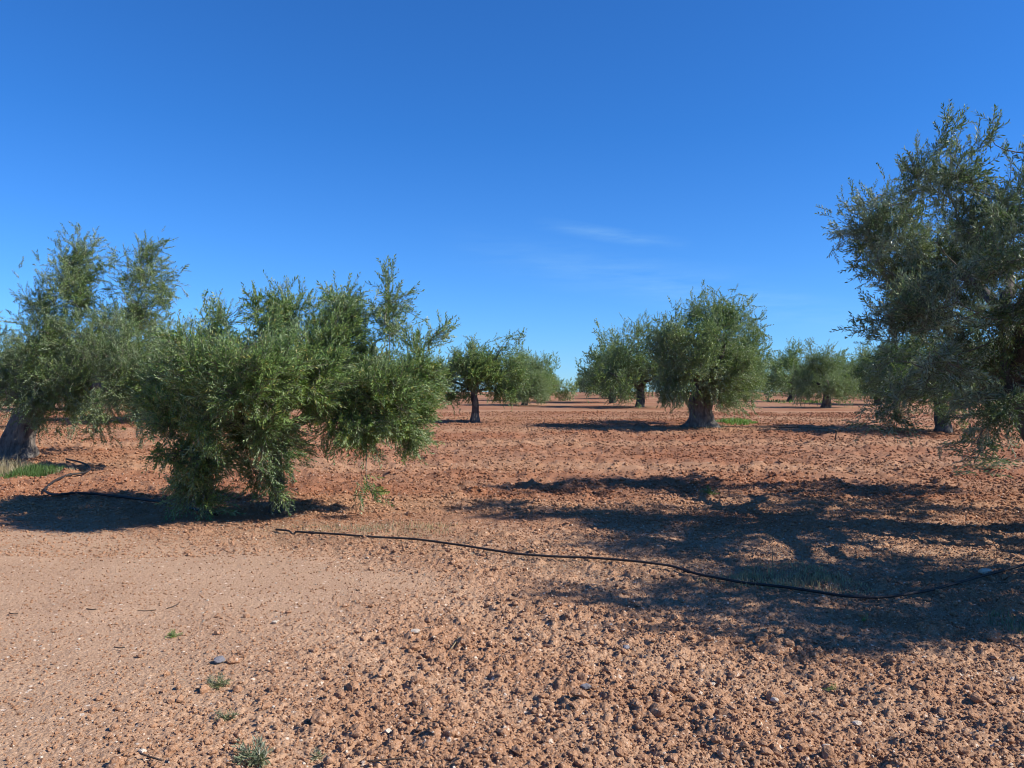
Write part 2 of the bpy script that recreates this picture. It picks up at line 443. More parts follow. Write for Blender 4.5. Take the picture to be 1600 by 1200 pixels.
def grow(root, lobes, trunk_pts, trunk_r, ntw, lod='near', leaf='leaf', bark='bark', seed=0, limbs=6, wind=(.25, 0, .15),
         csize=.16, per=15, branches=True, own_limbs=True, ridge=.16, rough=0.45, hole=3.4):
    """tree in the coordinates of its root: lobes = (x,y,z,rx,ry,rz[,weight])"""
    r = np.random.default_rng(seed)
    L = np.array([tuple(l[:6]) + ((l[6],) if len(l) > 6 else (1.0,)) for l in lobes], float)
    # trunk
    g = Geo(); tp = np.asarray(trunk_pts, float); tr = np.asarray(trunk_r, float)
    t = np.linspace(0, 1, len(tp)); ts = np.linspace(0, 1, 26)
    P = np.stack([np.interp(ts, t, tp[:, i]) for i in range(3)], 1)
    for _ in range(3): P[1:-1] = (P[:-2] + P[1:-1] * 2 + P[2:]) / 4
    R = np.interp(ts, t, tr); P[0, 2] -= .12
    tube(g, P, R, 28 if lod == 'near' else 14, 0, ridge, seed=seed)
    if lod == 'near' or lod == 'mid':          # buttress roots and burrs
        for k in range(5):
            a = r.uniform(0, 6.28); rr = tr[0]
            p0 = P[0] + np.array([math.cos(a), math.sin(a), 0]) * rr * 1.15; p1 = P[5] + np.array([math.cos(a), math.sin(a), 0]) * rr * .5
            p2 = P[12] + np.array([math.cos(a + .4), math.sin(a + .4), 0]) * rr * .35
            tube(g, bez(p0, p0 * .5 + p1 * .5, p1, p2, 10), np.linspace(rr * .42, rr * .25, 10), 10, 0, ridge, seed=seed + k)
    top = P[-1]; tdir = P[-1] - P[-4]; tdir /= np.linalg.norm(tdir)
    # main limbs towards the heaviest lobes
    order = np.argsort(-(L[:, 3] * L[:, 4] * L[:, 5]))
    chosen = []
    for i in order:
        if all(np.linalg.norm(L[i, :3] - L[j, :3]) > .55 * (L[i, 3] + L[j, 3]) for j in chosen): chosen.append(i)
        if len(chosen) >= limbs: break
    curves = []
    for i in chosen:
        st = P[r.integers(19, 26)]; c = L[i, :3]; d = np.linalg.norm(c - st)
        sag = np.array([0, 0, .25 * d])
        C = bez(st, st + tdir * d * .3 + r.normal(0, .06, 3) * d, c - (c - st) * .25 + sag * .2 + r.normal(0, .1, 3) * d, c, 14)
        C[1:-1] += r.normal(0, .012, (12, 3)) * d
        curves.append((C, np.linspace(tr[-1] * .62, max(.012, tr[-1] * .10), 14)))
    if own_limbs:
        for C, rr in curves:
            gb = Geo(); tube(gb, C, rr, 9, 0, ridge * .6, seed=seed); gb.build('branch', [M[bark]], root)
    else:
        for C, rr in curves: tube(g, C, rr, 6, 0, 0)
    g.build('trunk', [M[bark]], root)
    # clusters of shoots
    g = Geo()
    ins = .07 if lod == 'near' else .13
    L[:, 3:6] = np.maximum(L[:, 3:6] - ins, L[:, 3:6] * .6)
    w = (L[:, 3] * L[:, 4] * L[:, 5]) ** .66 * L[:, 6]; w /= w.sum()
    ncl = max(8, int(ntw // per * 1.6))
    li = r.choice(len(L), ncl, p=w)
    v = r.normal(size=(ncl, 3)); v /= np.linalg.norm(v, axis=1)[:, None]
    rad = r.random(ncl) ** (1 / 2.4)
    cc = L[li, :3] + v * rad[:, None] * L[li, 3:6]
    # holes and clumps: shoots gather where a coarse field is high
    fld = (vnoise(cc[:, 0] * hole + cc[:, 2] * .7 * hole, cc[:, 1] * hole - cc[:, 2] * .5 * hole, seed) + vnoise(cc[:, 2] * hole * 1.6 + cc[:, 1] * hole * .6, cc[:, 0] * hole * 1.3, seed + 9)) / 2
    keep = np.argsort(-(fld + r.normal(0, .06, ncl)))[:max(8, ntw // per)]
    li, v, rad, cc = li[keep], v[keep], rad[keep], cc[keep]; ncl = len(keep)
    cnt = np.clip(r.normal(per, per * .45, ncl), 2, per * 2.2).astype(int)
    ci = np.repeat(np.arange(ncl), cnt); n = len(ci)
    cdir = v * .8 + np.array(wind) + r.normal(0, .35, (ncl, 3)); cdir[:, 2] += .45
    low = cc[:, 2] < np.percentile(cc[:, 2], 22); cdir[low, 2] -= .95
    cdir /= np.linalg.norm(cdir, axis=1)[:, None]
    clen = csize * r.uniform(1.6, 3.8, ncl) * (1 + .5 * (cc[:, 2] > np.percentile(cc[:, 2], 80)))
    u = r.uniform(-.75, .45, n)
    pos = cc[ci] + cdir[ci] * (u * clen[ci])[:, None] + r.normal(0, 1, (n, 3)) * csize * (.55 - .45 * u)[:, None] * .62
    dirs = cdir[ci] + r.normal(0, rough, (n, 3))
    pos[:, 2] = np.maximum(pos[:, 2], .12)
    sc = r.uniform(.7, 1.15, n)
    stamp(g, protos(lod), pos, dirs, sc, r)
    # fine branches feeding the clusters
    if branches:
        seeds = np.concatenate([c[3:] for c, _ in curves])
        pts = np.empty((len(seeds) + ncl * 5, 3)); pts[:len(seeds)] = seeds; m_ = len(seeds); cost = np.zeros(len(pts))
        first = np.array([np.linalg.norm(seeds - cc[j], axis=1).min() for j in range(ncl)])
        for j in np.argsort(first):
            dd = np.linalg.norm(pts[:m_] - cc[j], axis=1); k = int(np.argmin(dd + cost[:m_] * .25)); st = pts[k]; d = dd[k]
            if d < .06 or d > 6: continue
            C = bez(st, st + (cc[j] - st) * .35 + r.normal(0, .08, 3) * d, cc[j] - cdir[j] * .3 * d, cc[j] + cdir[j] * min(.15, clen[j] * .4), 6)
            tube(g, C, np.linspace(.005 + .007 * min(d, 1), .003, 6), 4, 1, 0, .5, cap=False)
            pts[m_:m_ + 5] = C[1:]; cost[m_:m_ + 5] = cost[k] + d; m_ += 5
    g.build('crown', [M[leaf], M['twig']], root, smooth=False)

def px_lobes(base, Y, rows, depth=1.25, wf=None):
    """lobes read off the photograph: (px,py,rx,ry[,dy[,ryd]]) at distance Y -> metres about the tree's base"""
    out = []
    for row in rows:
        px, py, rx, ry = row[:4]; dy = row[4] if len(row) > 4 else 0; dd = row[5] if len(row) > 5 else None
        yy = Y + dy; x, y, z = at(px, py, yy); s = yy / F
        out.append((x - base[0], y - base[1], z - base[2], rx * s, dd if dd else max(rx, ry) * s * depth, ry * s, wf(px, py) if wf else 1.0))
    return out

make_materials()
build_ground()

# ------------------------------------------------------------------ loose clods and gravel
def icosphere():
    p = (1 + 5 ** .5) / 2
    V = np.array([(-1, p, 0), (1, p, 0), (-1, -p, 0), (1, -p, 0), (0, -1, p), (0, 1, p), (0, -1, -p), (0, 1, -p), (p, 0, -1), (p, 0, 1), (-p, 0, -1), (-p, 0, 1)], float)
    Fc = [(0, 11, 5), (0, 5, 1), (0, 1, 7), (0, 7, 10), (0, 10, 11), (1, 5, 9), (5, 11, 4), (11, 10, 2), (10, 7, 6), (7, 1, 8), (3, 9, 4), (3, 4, 2), (3, 2, 6), (3, 6, 8), (3, 8, 9), (4, 9, 5), (2, 4, 11), (6, 2, 10), (8, 6, 7), (9, 8, 1)]
    V /= np.linalg.norm(V[0]); V = [tuple(v) for v in V]; cache = {}; out = []
    def mid(a, b):
        k = (min(a, b), max(a, b))
        if k not in cache:
            m = np.array(V[a]) + np.array(V[b]); V.append(tuple(m / np.linalg.norm(m))); cache[k] = len(V) - 1
        return cache[k]
    for a, b, c in Fc:
        ab, bc, ca = mid(a, b), mid(b, c), mid(c, a)
        out += [(a, ab, ca), (b, bc, ab), (c, ca, bc), (ab, bc, ca)]
    return np.array(V), np.array(out), np.array(Fc)
ICO_V, ICO_F, ICO_F0 = icosphere()

def rock_shape(r, sub=True, cuts=7, rough=.08):
    V = (ICO_V if sub else ICO_V[:12]).copy()
    for _ in range(cuts):                      # planar cuts make it angular
        d = r.normal(size=3); d /= np.linalg.norm(d); h = r.uniform(.55, .9)
        s = V @ d; V = V - np.clip(s - h, 0, None)[:, None] * d
    V *= 1 + r.normal(0, rough, (len(V), 1))
    V *= np.array([1, r.uniform(.65, 1), r.uniform(.5, .85)])
    return V

def scatter_rocks(name, x, y, rad, r, mat, sink=.35, sub=True, **kw):
    shapes = [rock_shape(r, sub) for _ in range(30)]; Fc = ICO_F if sub else ICO_F0
    z = base_z(x, y) + micro_z(x, y)
    th = r.uniform(0, 6.28, len(x)); k = r.integers(0, 30, len(x)); Vs, Fs, off = [], [], 0
    for i in range(30):
        s = k == i; n = int(s.sum())
        if not n: continue
        c, q = np.cos(th[s]), np.sin(th[s]); V = shapes[i]
        X = (V[None, :, 0] * c[:, None] - V[None, :, 1] * q[:, None]) * rad[s][:, None] + x[s][:, None]
        Y = (V[None, :, 0] * q[:, None] + V[None, :, 1] * c[:, None]) * rad[s][:, None] + y[s][:, None]
        Z = V[None, :, 2] * rad[s][:, None] + (z[s] + rad[s] * sink)[:, None]
        Vs.append(np.stack([X, Y, Z], -1).reshape(-1, 3))
        Fs.append((Fc[None] + (off + np.arange(n) * len(V))[:, None, None]).reshape(-1, 3)); off += n * len(V)
    return mesh_obj(name, np.concatenate(Vs), [np.concatenate(Fs)], [mat], smooth=False)

def sample_ground(n, ymin, ymax, r, dens, power=1.6):
    y = ymin + (ymax - ymin) * r.random(n) ** power
    x = r.uniform(-.78, .78, n) * y
    keep = r.random(n) < dens(x, y)
    return x[keep], y[keep]

r = np.random.default_rng(5)
def dens_big(x, y): return track_amp(x, y) * (.15 + .45 * sstep(.35, .6, fbm(x * .9, y * .9, 3, 51)) + .4 * (.5 + .5 * np.sin((.74 * x + .68 * y) * 2 * math.pi / 1.15 + 3 * fbm(x * .4, y * .4, 2, 52)))) * (1 - .35 * grove_amp(x, y))
x, y = sample_ground(14000, 3.0, 14, r, dens_big, 1.3)
rad = np.clip(.008 + .018 * r.random(len(x)) ** 2.5 * 1.4, .008, .055) * (1 + .8 * (r.random(len(x)) < .04))
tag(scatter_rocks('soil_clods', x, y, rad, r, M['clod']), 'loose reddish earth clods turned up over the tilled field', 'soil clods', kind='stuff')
x, y = sample_ground(130000, 2.9, 14, r, lambda x, y: .25 + .75 * track_amp(x, y), 1.5)
rad = .0045 + .0095 * r.random(len(x)) ** 2
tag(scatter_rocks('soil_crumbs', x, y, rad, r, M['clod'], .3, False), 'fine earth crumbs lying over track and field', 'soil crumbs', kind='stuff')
x, y = sample_ground(3600, 2.9, 14, r, lambda x, y: .6 + .4 * track_amp(x, y), 1.4)
rad = .004 + .008 * r.random(len(x)) ** 3
tag(scatter_rocks('gravel', x, y, rad, r, M['stone_pale'], .3, False), 'small pale gravel scattered over the earth', 'gravel', kind='stuff')
x, y = sample_ground(130000, 8.0, 36, r, lambda x, y: .4 + .6 * (sstep(.4, .62, fbm(x * .5, y * .7, 3, 88)) * track_amp(x, y)), 1.25)
rad = (.011 + .030 * r.random(len(x)) ** 2.4) * (1 + (y - 8) * .022) * (1 - .35 * (y < 10.5))
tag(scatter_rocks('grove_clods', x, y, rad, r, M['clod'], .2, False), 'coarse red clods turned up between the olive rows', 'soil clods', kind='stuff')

def stone(px, py, size_px, mat, label, flat=.7, group=None):
    X, Y, Z = gp(px, py); s = size_px * Y / F
    rr = np.random.default_rng(int(px * 7 + py)); V = rock_shape(rr, True, 9, .04) * s / 2 * 1.15
    V[:, 2] *= flat; V[:, 2] += s * .12
    X = float(X)
    zz = float((base_z(X, Y) + micro_z(np.array([X]), np.array([Y])))[0] if True else 0)
    o = mesh_obj('stone', V, [ICO_F], [M[mat]], smooth=False); o.location = (X, Y, zz + s * .1); o.rotation_euler = (0, 0, px)
    tag(o, label, 'stone', group)
stone(650, 995, 15, 'stone_pale', 'pale yellowish stone on the tilled foreground earth, biggest pale one left of centre')
stone(344, 1034, 22, 'stone_grey', 'dark grey flat stone at the edge of the smooth track')
stone(978, 1012, 14, 'stone_grey', 'light grey stone in the lit clods below the tree shadow')
stone(915, 1076, 18, 'stone_grey', 'grey stone among clods near the bottom centre')
stone(1540, 897, 22, 'stone_pale', 'pale stone beside the hose in the shade at the right edge')
stone(1112, 1066, 11, 'stone_pale', 'small whitish stone among clods right of centre')
stone(1209, 1096, 15, 'stone_pale', 'chalky stone amid the coarse clods of the lower right')
stone(1338, 1130, 17, 'stone_pale', 'tan upright stone with a dark shadow at the lower right')
stone(1289, 1163, 11, 'stone_pale', 'little cream stone close to the bottom edge, right side')
stone(606, 1140, 13, 'stone_pale', 'rounded buff stone near the bottom edge left of centre')
stone(225, 1175, 16, 'stone_pale', 'cream stone beside a twig on the track near the bottom edge')
stone(430, 972, 10, 'stone_pale', 'small pale stone where the track meets the tilled soil')

# ------------------------------------------------------------------ hoses and sticks
def ground_tube(name, pts, rad, mat, label, cat, lift=.6, seg=8, n=160, wob=0.0, joints=(), bury=()):
    P = np.array([gp(*p)[:2] for p in pts]); t = np.linspace(0, 1, len(P)); ts = np.linspace(0, 1, n)
    X = np.interp(ts, t, P[:, 0]); Y = np.interp(ts, t, P[:, 1])
    for _ in range(max(2, n // len(P) // 2)):
        X[1:-1] = (X[:-2] + 2 * X[1:-1] + X[2:]) / 4; Y[1:-1] = (Y[:-2] + 2 * Y[1:-1] + Y[2:]) / 4
    Z = base_z(X, Y) + micro_z(X, Y)
    Zm = np.array([np.percentile(Z[max(0, i - 5):i + 6], 95) for i in range(n)])
    k = 12; Zs = np.array([Zm[max(0, i - k):i + k + 1].mean() for i in range(n)])
    Z = Zs + rad * lift + wob * (fbm(X * 1.3, Y * 1.3, 2, 12) - .5)
    c = np.array([X[0], Y[0], Z[0]])
    for (u0, u1) in bury:
        tt = np.linspace(0, 1, n); Z -= .035 * np.exp(-((tt - (u0 + u1) / 2) / ((u1 - u0) / 2)) ** 4)
    G = Geo(); tube(G, np.stack([X, Y, Z], 1) - c, np.full(n, rad), seg, 0)
    o = G.build(name, [M[mat]]); o.location = c
    for u in joints:
        i = int(u * n); q = np.stack([X, Y, Z], 1)[i - 3:i + 4] - c; G = Geo(); q = q[3] + (q - q[3]) / np.linalg.norm(q[-1] - q[0]) * .09
        tube(G, q, np.array([1.1, 1.5, 1.6, 1.25, 1.6, 1.5, 1.1]) * rad, seg, 0); G.build('joint', [M[mat]], o)
    return tag(o, label, cat)
ground_tube('irrigation_hose', HOSE1, .011, 'hose', 'long black irrigation hose lying across the tree shadow to the right edge', 'hose', 2.3, 10, 260, .012, (.075, .46), ((.035, .045),))
ground_tube('irrigation_hose', HOSE2, .018, 'hose', 'black irrigation hose curving back on itself left of the front olive tree', 'hose', 1.8, 10, 200, .01, (.3,), ((.43, .455),))
ground_tube('irrigation_hose', [(1080, 668), (1140, 669), (1200, 669), (1245, 671), (1292, 671)], .012, 'hose', 'thin dark drip line on the soil at the thick central olive trunk', 'hose', 3.0, 6, 60, 0)
STK = [((262, 951), (280, 944), 'short dark stick on the track near the brown edge of the tilled soil'),
       ((217, 954), (245, 953), 'thin pale brown stick lying flat on the track'),
       ((137, 953), (152, 953), 'stubby dark stick on the smooth track, second from the left'),
       ((16, 961), (30, 962), 'dark twig at the left edge of the track'),
       ((46, 994), (60, 993), 'dark stubby stick low on the left of the track'),
       ((180, 1014), (197, 1015), 'little dark twig in the middle of the track'),
       ((575, 1190), (637, 1186), 'long brown stick near the bottom edge left of centre'),
       ((640, 1119), (662, 1119), 'short stick in the clods beside the rounded buff stone'),
       ((705, 1018), (718, 1000), 'pale straw stick standing tilted in the clods'),
       ((222, 1185), (256, 1196), 'brown twig at the bottom edge beside the cream stone')]
for a, b, lab in STK:
    mid = ((a[0] + b[0]) / 2, (a[1] + b[1]) / 2 + 1)
    ground_tube('stick', [a, mid, b], .0042, 'drygrass' if 'straw' in lab else 'stick', lab, 'stick', 2.0, 5, 14, .04)
# root-like stub standing in the grove
bx, by, bz = gp(1305, 688); o_ = Geo()
tube(o_, bez((0, 0, -.05), (0, 0, .15), (.03, 0, .25), (.10, .0, .33), 8), np.linspace(.022, .012, 8), 6)
tube(o_, bez((.05, 0, .26), (-.03, 0, .3), (-.1, 0, .31), (-.18, 0, .32), 6), np.linspace(.014, .006, 6), 5)
o = o_.build('dead_stem', [M['stick']]); o.location = (bx, by, bz); tag(o, 'small dark forked dead stem standing on the lighter earth right of the thick trunk', 'dead stem')

# ------------------------------------------------------------------ grass and weeds
def blades(G, x, y, z, h, w, r, lean=.5, m=0):
    n = len(x); th = r.uniform(0, 6.28, n); la = r.uniform(0, 6.28, n); L = r.random(n) * lean * h
    sx, sy = np.cos(th) * w / 2, np.sin(th) * w / 2; lx, ly = np.cos(la) * L, np.sin(la) * L
    b0 = np.stack([x - sx, y - sy, z], 1); b1 = np.stack([x + sx, y + sy, z], 1)
    m1 = np.stack([x + sx * .8 + lx * .35, y + sy * .8 + ly * .35, z + h * .6], 1); m0 = np.stack([x - sx * .8 + lx * .35, y - sy * .8 + ly * .35, z + h * .6], 1)
    tp = np.stack([x + lx, y + ly, z + h * (1 - .3 * L / np.maximum(h, 1e-3))], 1)
    V = np.stack([b0, b1, m1, m0, tp], 1).reshape(-1, 3); o = np.arange(n)[:, None] * 5
    G.add(V, o + np.array([[0, 1, 2, 3]]), o + np.array([[3, 2, 4]]), m, np.repeat(r.random(n), 5))

def grass_patch(name, px, py, rpx, rym, n, h, mat, label, cat, seed, kind='stuff', w=.006, lean=.6):
    X, Y, Z = gp(px, py); r = np.random.default_rng(seed); X = float(X)
    a = r.uniform(0, 6.28, n); d = np.sqrt(r.random(n)) * (1 + .25 * np.sin(a * 3 + seed))
    x = X + np.cos(a) * d * rpx * Y / F; y = Y + np.sin(a) * d * rym
    keep = r.random(n) < .25 + .9 * vnoise(x * 6, y * 6, seed); x, y, d = x[keep], y[keep], d[keep]
    z = base_z(x, y) + micro_z(x, y) - .005
    G = Geo(); blades(G, x - X, y - Y, z - Z, h * r.uniform(.4, 1.1, len(x)) * (1.15 - .6 * d), w, r, lean)
    o = G.build(name, [M[mat]], smooth=False); o.location = (X, Y, Z)
    return tag(o, label, cat, kind=kind)
grass_patch('green_grass', 56, 742, 36, .7, 2600, .22, 'grass', 'patch of bright green grass at the foot of the left tree', 'grass', 1, w=.009)
grass_patch('dry_grass', 2, 742, 36, .8, 1700, .36, 'drygrass', 'pale dry grass heaped round the foot of the left tree', 'dry grass', 2, w=.009)
grass_patch('dry_grass', 96, 741, 40, .5, 500, .10, 'drygrass', 'thin dry grass trailing from the green patch to the hose', 'dry grass', 3, w=.008)
grass_patch('dry_grass', 1225, 905, 115, .55, 2600, .085, 'drygrass', 'low dry grass on the earth ridge above the long hose', 'dry grass', 4)
grass_patch('dry_grass', 590, 826, 150, .42, 1500, .07, 'drygrass', 'sparse dry weeds along the hose by the front olive tree', 'dry grass', 5)
grass_patch('green_grass', 1585, 975, 40, .35, 260, .08, 'weedgrey', 'low greenish weeds in the shade at the right edge', 'weeds', 6)
grass_patch('green_grass', 1150, 661, 30, .8, 900, .22, 'weed', 'yellow green weeds beside the thick central trunk', 'weeds', 7, w=.03)
grass_patch('dry_grass', 1104, 668, 30, .8, 500, .22, 'drygrass', 'dry stalks round the foot of the thick central trunk', 'dry grass', 8, w=.02)
grass_patch('green_grass', 1250, 628, 60, 4, 350, .22, 'weed', 'green weeds under the far trees right of centre', 'weeds', 9, w=.06)

# fallen leaves and bits of twig under the trees
def litter(cx, cy, rx, ry, n, seed, label):
    r = np.random.default_rng(seed); x = cx + r.normal(0, rx, n); y = cy + r.normal(0, ry, n); ok = y > 4; x, y = x[ok], y[ok]; n = len(x)
    z = base_z(x, y) + micro_z(x, y) + .004; th = r.uniform(0, 6.28, n); l = r.uniform(.02, .035, n); w_ = l * r.uniform(.12, .22, n)
    c, q = np.cos(th), np.sin(th); t1, t2 = r.normal(0, .25, (2, n)) * l
    V = np.stack([np.stack([x - c * l, y - q * l, z + t1], 1), np.stack([x - q * w_, y + c * w_, z + .003], 1), np.stack([x + c * l, y + q * l, z + t2], 1), np.stack([x + q * w_, y - c * w_, z + .003], 1)], 1).reshape(-1, 3)
    G = Geo(); G.add(V, np.arange(n)[:, None] * 4 + np.arange(4)[None], None, 0, np.repeat(r.random(n), 4))
    tag(G.build('leaf_litter', [M['litter']], smooth=False), label, 'leaf litter', kind='stuff')
M['litter'] = leaf_material('dead_leaf', (.10, .065, .04), (.30, .23, .14), (.26, .22, .16), 0, .1)
litter(-3.2, 10.6, 1.6, 1.2, 2600, 1, 'dead leaves strewn under the front olive tree')
litter(5.6, 9.0, 2.6, 2.0, 4200, 2, 'dead leaves strewn in the shade of the right edge tree')
litter(1.5, 8.0, 2.4, .5, 1400, 3, 'dead leaves caught along the long hose')

def rosette(px, py, size_px, mat, label, seed, n=60, up=.8, cat='weed'):
    X, Y, Z = gp(px, py); s = size_px * Y / F; r = np.random.default_rng(seed); X = float(X)
    Z = float((base_z(X, Y) + micro_z(np.array([X]), np.array([Y])))[0])
    root = empty('weed', (X, Y, Z)); tag(root, label, cat)
    pr = [twig_proto(r, s * .55, 6, s * .28, s * .045) for _ in range(4)]
    G = Geo(); d = r.normal(size=(n, 3)); d[:, 2] = np.abs(d[:, 2]) * up + .15
    stamp(G, pr, r.normal(0, s * .12, (n, 3)) * np.array([1, 1, .05]) + np.array([0, 0, s * .02]), d, r.uniform(.5, 1.1, n), r)
    G.build('leaves', [M[mat], M['drygrass']], root, smooth=False)
    g = Geo()
    for k in range(5):
        e = d[k] / np.linalg.norm(d[k]) * s * .45
        tube(g, bez((0, 0, -.01), e * .3, e * .6, e, 5), np.linspace(s * .02, s * .008, 5), 5)
    g.build('stem', [M['twig']], root)
rosette(401, 1183, 60, 'weedgrey', 'largest green weed tuft in the foreground at the bottom edge', 1, 44, .3)
rosette(343, 1068, 32, 'weedgrey', 'grey wilted weed tuft below the dark grey stone', 2, 34, .5)
rosette(356, 1118, 30, 'weedgrey', 'flat grey green weed tuft between the wilted tuft and the bottom edge', 3, 24, .3)
rosette(272, 993, 20, 'weed', 'tiny green weed on the track', 4, 20, .4)
rosette(498, 1172, 30, 'weedgrey', 'small green sprig just right of the largest foreground weed', 5, 14, .5)
rosette(1298, 1072, 16, 'weed', 'pale green seedling among the clods of the lower right', 6, 12, .8)
rosette(1350, 966, 16, 'weed', 'bright little sprout below the long hose', 7, 12, .8)
rosette(1108, 778, 22, 'grass', 'dark green seedling in the top of the big tree shadow', 8, 22, .9)

def stalk(px, py, top, label, seed, head=True):
    X, Y, Z = gp(px, py); X = float(X); H = (py - top) / F * Y; r = np.random.default_rng(seed)
    root = empty('dry_stalk', (X, Y, Z)); tag(root, label, 'dry stalk')
    g = Geo(); C = bez((0, 0, -.03), (.01, 0, H * .4), (-.01, 0, H * .7), (.0, 0, H), 10)
    tube(g, C, np.linspace(.0035, .002, 10), 5)
    g.build('stem', [M['drygrass']], root)
    if head:
        g = Geo()
        for k in range(9):
            a = r.uniform(0, 6.28); p = C[r.integers(6, 10)]; e = p + np.array([math.cos(a) * .05, math.sin(a) * .05, r.uniform(.0, .06)])
            tube(g, bez(p, p + (e - p) * .4, e, e, 4), np.linspace(.002, .0012, 4), 4)
        g.build('seed_head', [M['drygrass']], root)
stalk(1206, 890, 838, 'tall dry weed stalk with a branched head on the grassy ridge', 1)
stalk(1253, 893, 866, 'short bare dry stalk right of the tall branched one', 2, False)

# ------------------------------------------------------------------ the trees one can tell apart
# small front tree left of the middle
X, Y, Z = gp(432, 802); B = (X, Y, Z)
root = empty('olive_tree', B); tag(root, 'low bushy olive tree with drooping skirts, nearest one left of the middle', 'olive tree')
lob = px_lobes(B, Y, [
    (345, 511, 27, 42, .2), (375, 473, 7, 18, 0), (300, 553, 32, 42, -.2), (400, 516, 32, 45, -.3), (410, 486, 13, 25, .1), (455, 501, 28, 42, .3), (455, 476, 11, 20, 0),
    (505, 544, 40, 42, -.2), (537, 471, 14, 30, .1), (530, 511, 23, 40, 0), (555, 506, 15, 25, .1), (613, 469, 17, 30, 0), (628, 451, 10, 20, 0), (610, 506, 14, 28, 0), (575, 548, 28, 30, .3),
    (672, 525, 16, 26, .1), (660, 568, 30, 32, 0), (690, 568, 12, 22, 0), (330, 590, 75, 55, -.7), (300, 610, 62, 50, .7), (400, 590, 75, 60, -1.2), (420, 590, 75, 60, 1.0), (490, 590, 70, 55, -.6),
    (540, 600, 65, 55, .9), (600, 610, 60, 50, -.4), (645, 620, 42, 45, .4), (280, 665, 50, 40, -.3), (250, 640, 30, 35, .3), (335, 660, 52, 38, -1.0), (275, 712, 40, 26, -.4), (320, 720, 34, 24, -.5), (345, 705, 34, 22, .4),
    (300, 755, 26, 32, -.5, .35), (325, 785, 18, 16, -.5, .25), (305, 745, 20, 24, .2, .3), (420, 665, 48, 36, -1.0), (415, 712, 38, 34, -.9), (422, 750, 20, 26, -.6, .25), (410, 735, 24, 24, -.2, .3), (440, 700, 26, 30, -.7), (400, 675, 45, 30, .5),
    (540, 655, 45, 34, -.5), (585, 665, 40, 40, -.2), (575, 705, 26, 34, -.4, .35), (577, 748, 13, 26, -.4, .2), (625, 660, 38, 38, 0), (640, 680, 25, 22, .2), (520, 640, 40, 30, .8)], 1.1, lambda px, py: 1.5 if py < 500 else (.8 if py > 690 else 1))
tk = [(0, 0, 0), (-.02, 0, .18), (.03, .02, .42), (-.04, .03, .68), (-.02, .05, .9)]
grow(root, lob, tk, [.085, .075, .068, .075, .06], 12800, 'near', 'leaf_front', 'bark_dark', 21, 11, (.28, 0, .12), .125, 13)

# old tree at the left edge
X, Y, Z = gp(28, 716); B = (X, Y, Z)
root = empty('olive_tree', B); tag(root, 'tall old olive tree with two pointed tops and thick grey trunk, left edge', 'olive tree')
lob = px_lobes(B, Y, [
    (122, 395, 17, 30), (112, 430, 22, 30), (140, 400, 9, 20), (70, 440, 16, 22), (38, 452, 9, 10), (60, 470, 25, 26), (130, 470, 40, 38), (150, 425, 10, 18), (232, 392, 16, 18), (215, 415, 20, 25), (240, 435, 24, 30), (255, 465, 14, 25), (205, 455, 22, 25), (190, 500, 40, 34),
    (90, 510, 48, 42), (60, 540, 36, 40, -.8), (140, 530, 55, 48, -1), (120, 560, 70, 50, 1.2), (220, 510, 28, 30, .3), (50, 590, 48, 38, -.8), (20, 565, 26, 38), (110, 600, 65, 42, -1.2), (150, 610, 60, 40, 1), (100, 640, 48, 22, -.6), (35, 625, 34, 22, -.8), (120, 420, 26, 38, .3), (115, 455, 38, 34, -.4), (225, 430, 28, 38, .2), (220, 475, 36, 30, -.3), (-40, 600, 40, 45), (-70, 540, 50, 60), (110, 665, 24, 14, -.6), (62, 650, 20, 14, -.8),
    (185, 545, 48, 42, -2.0), (225, 560, 44, 48, -2.4), (180, 600, 55, 50, -2.4), (235, 610, 40, 48, -2.4), (195, 645, 45, 28, -2.4), (160, 655, 25, 22, -2.4), (255, 590, 18, 38, -2.3), (262, 540, 10, 25, -2.2), (147, 680, 14, 12, -2.3)], 1.2)
tk = [(0, 0, 0), (-.02, 0, .3), (.06, .02, .6), (.22, .03, .9), (.36, .05, 1.2)]
grow(root, lob, tk, [.42, .34, .30, .27, .22], 11000, 'near', 'leaf', 'bark', 33, 9, (.2, 0, .15), .2, 14, ridge=.11)

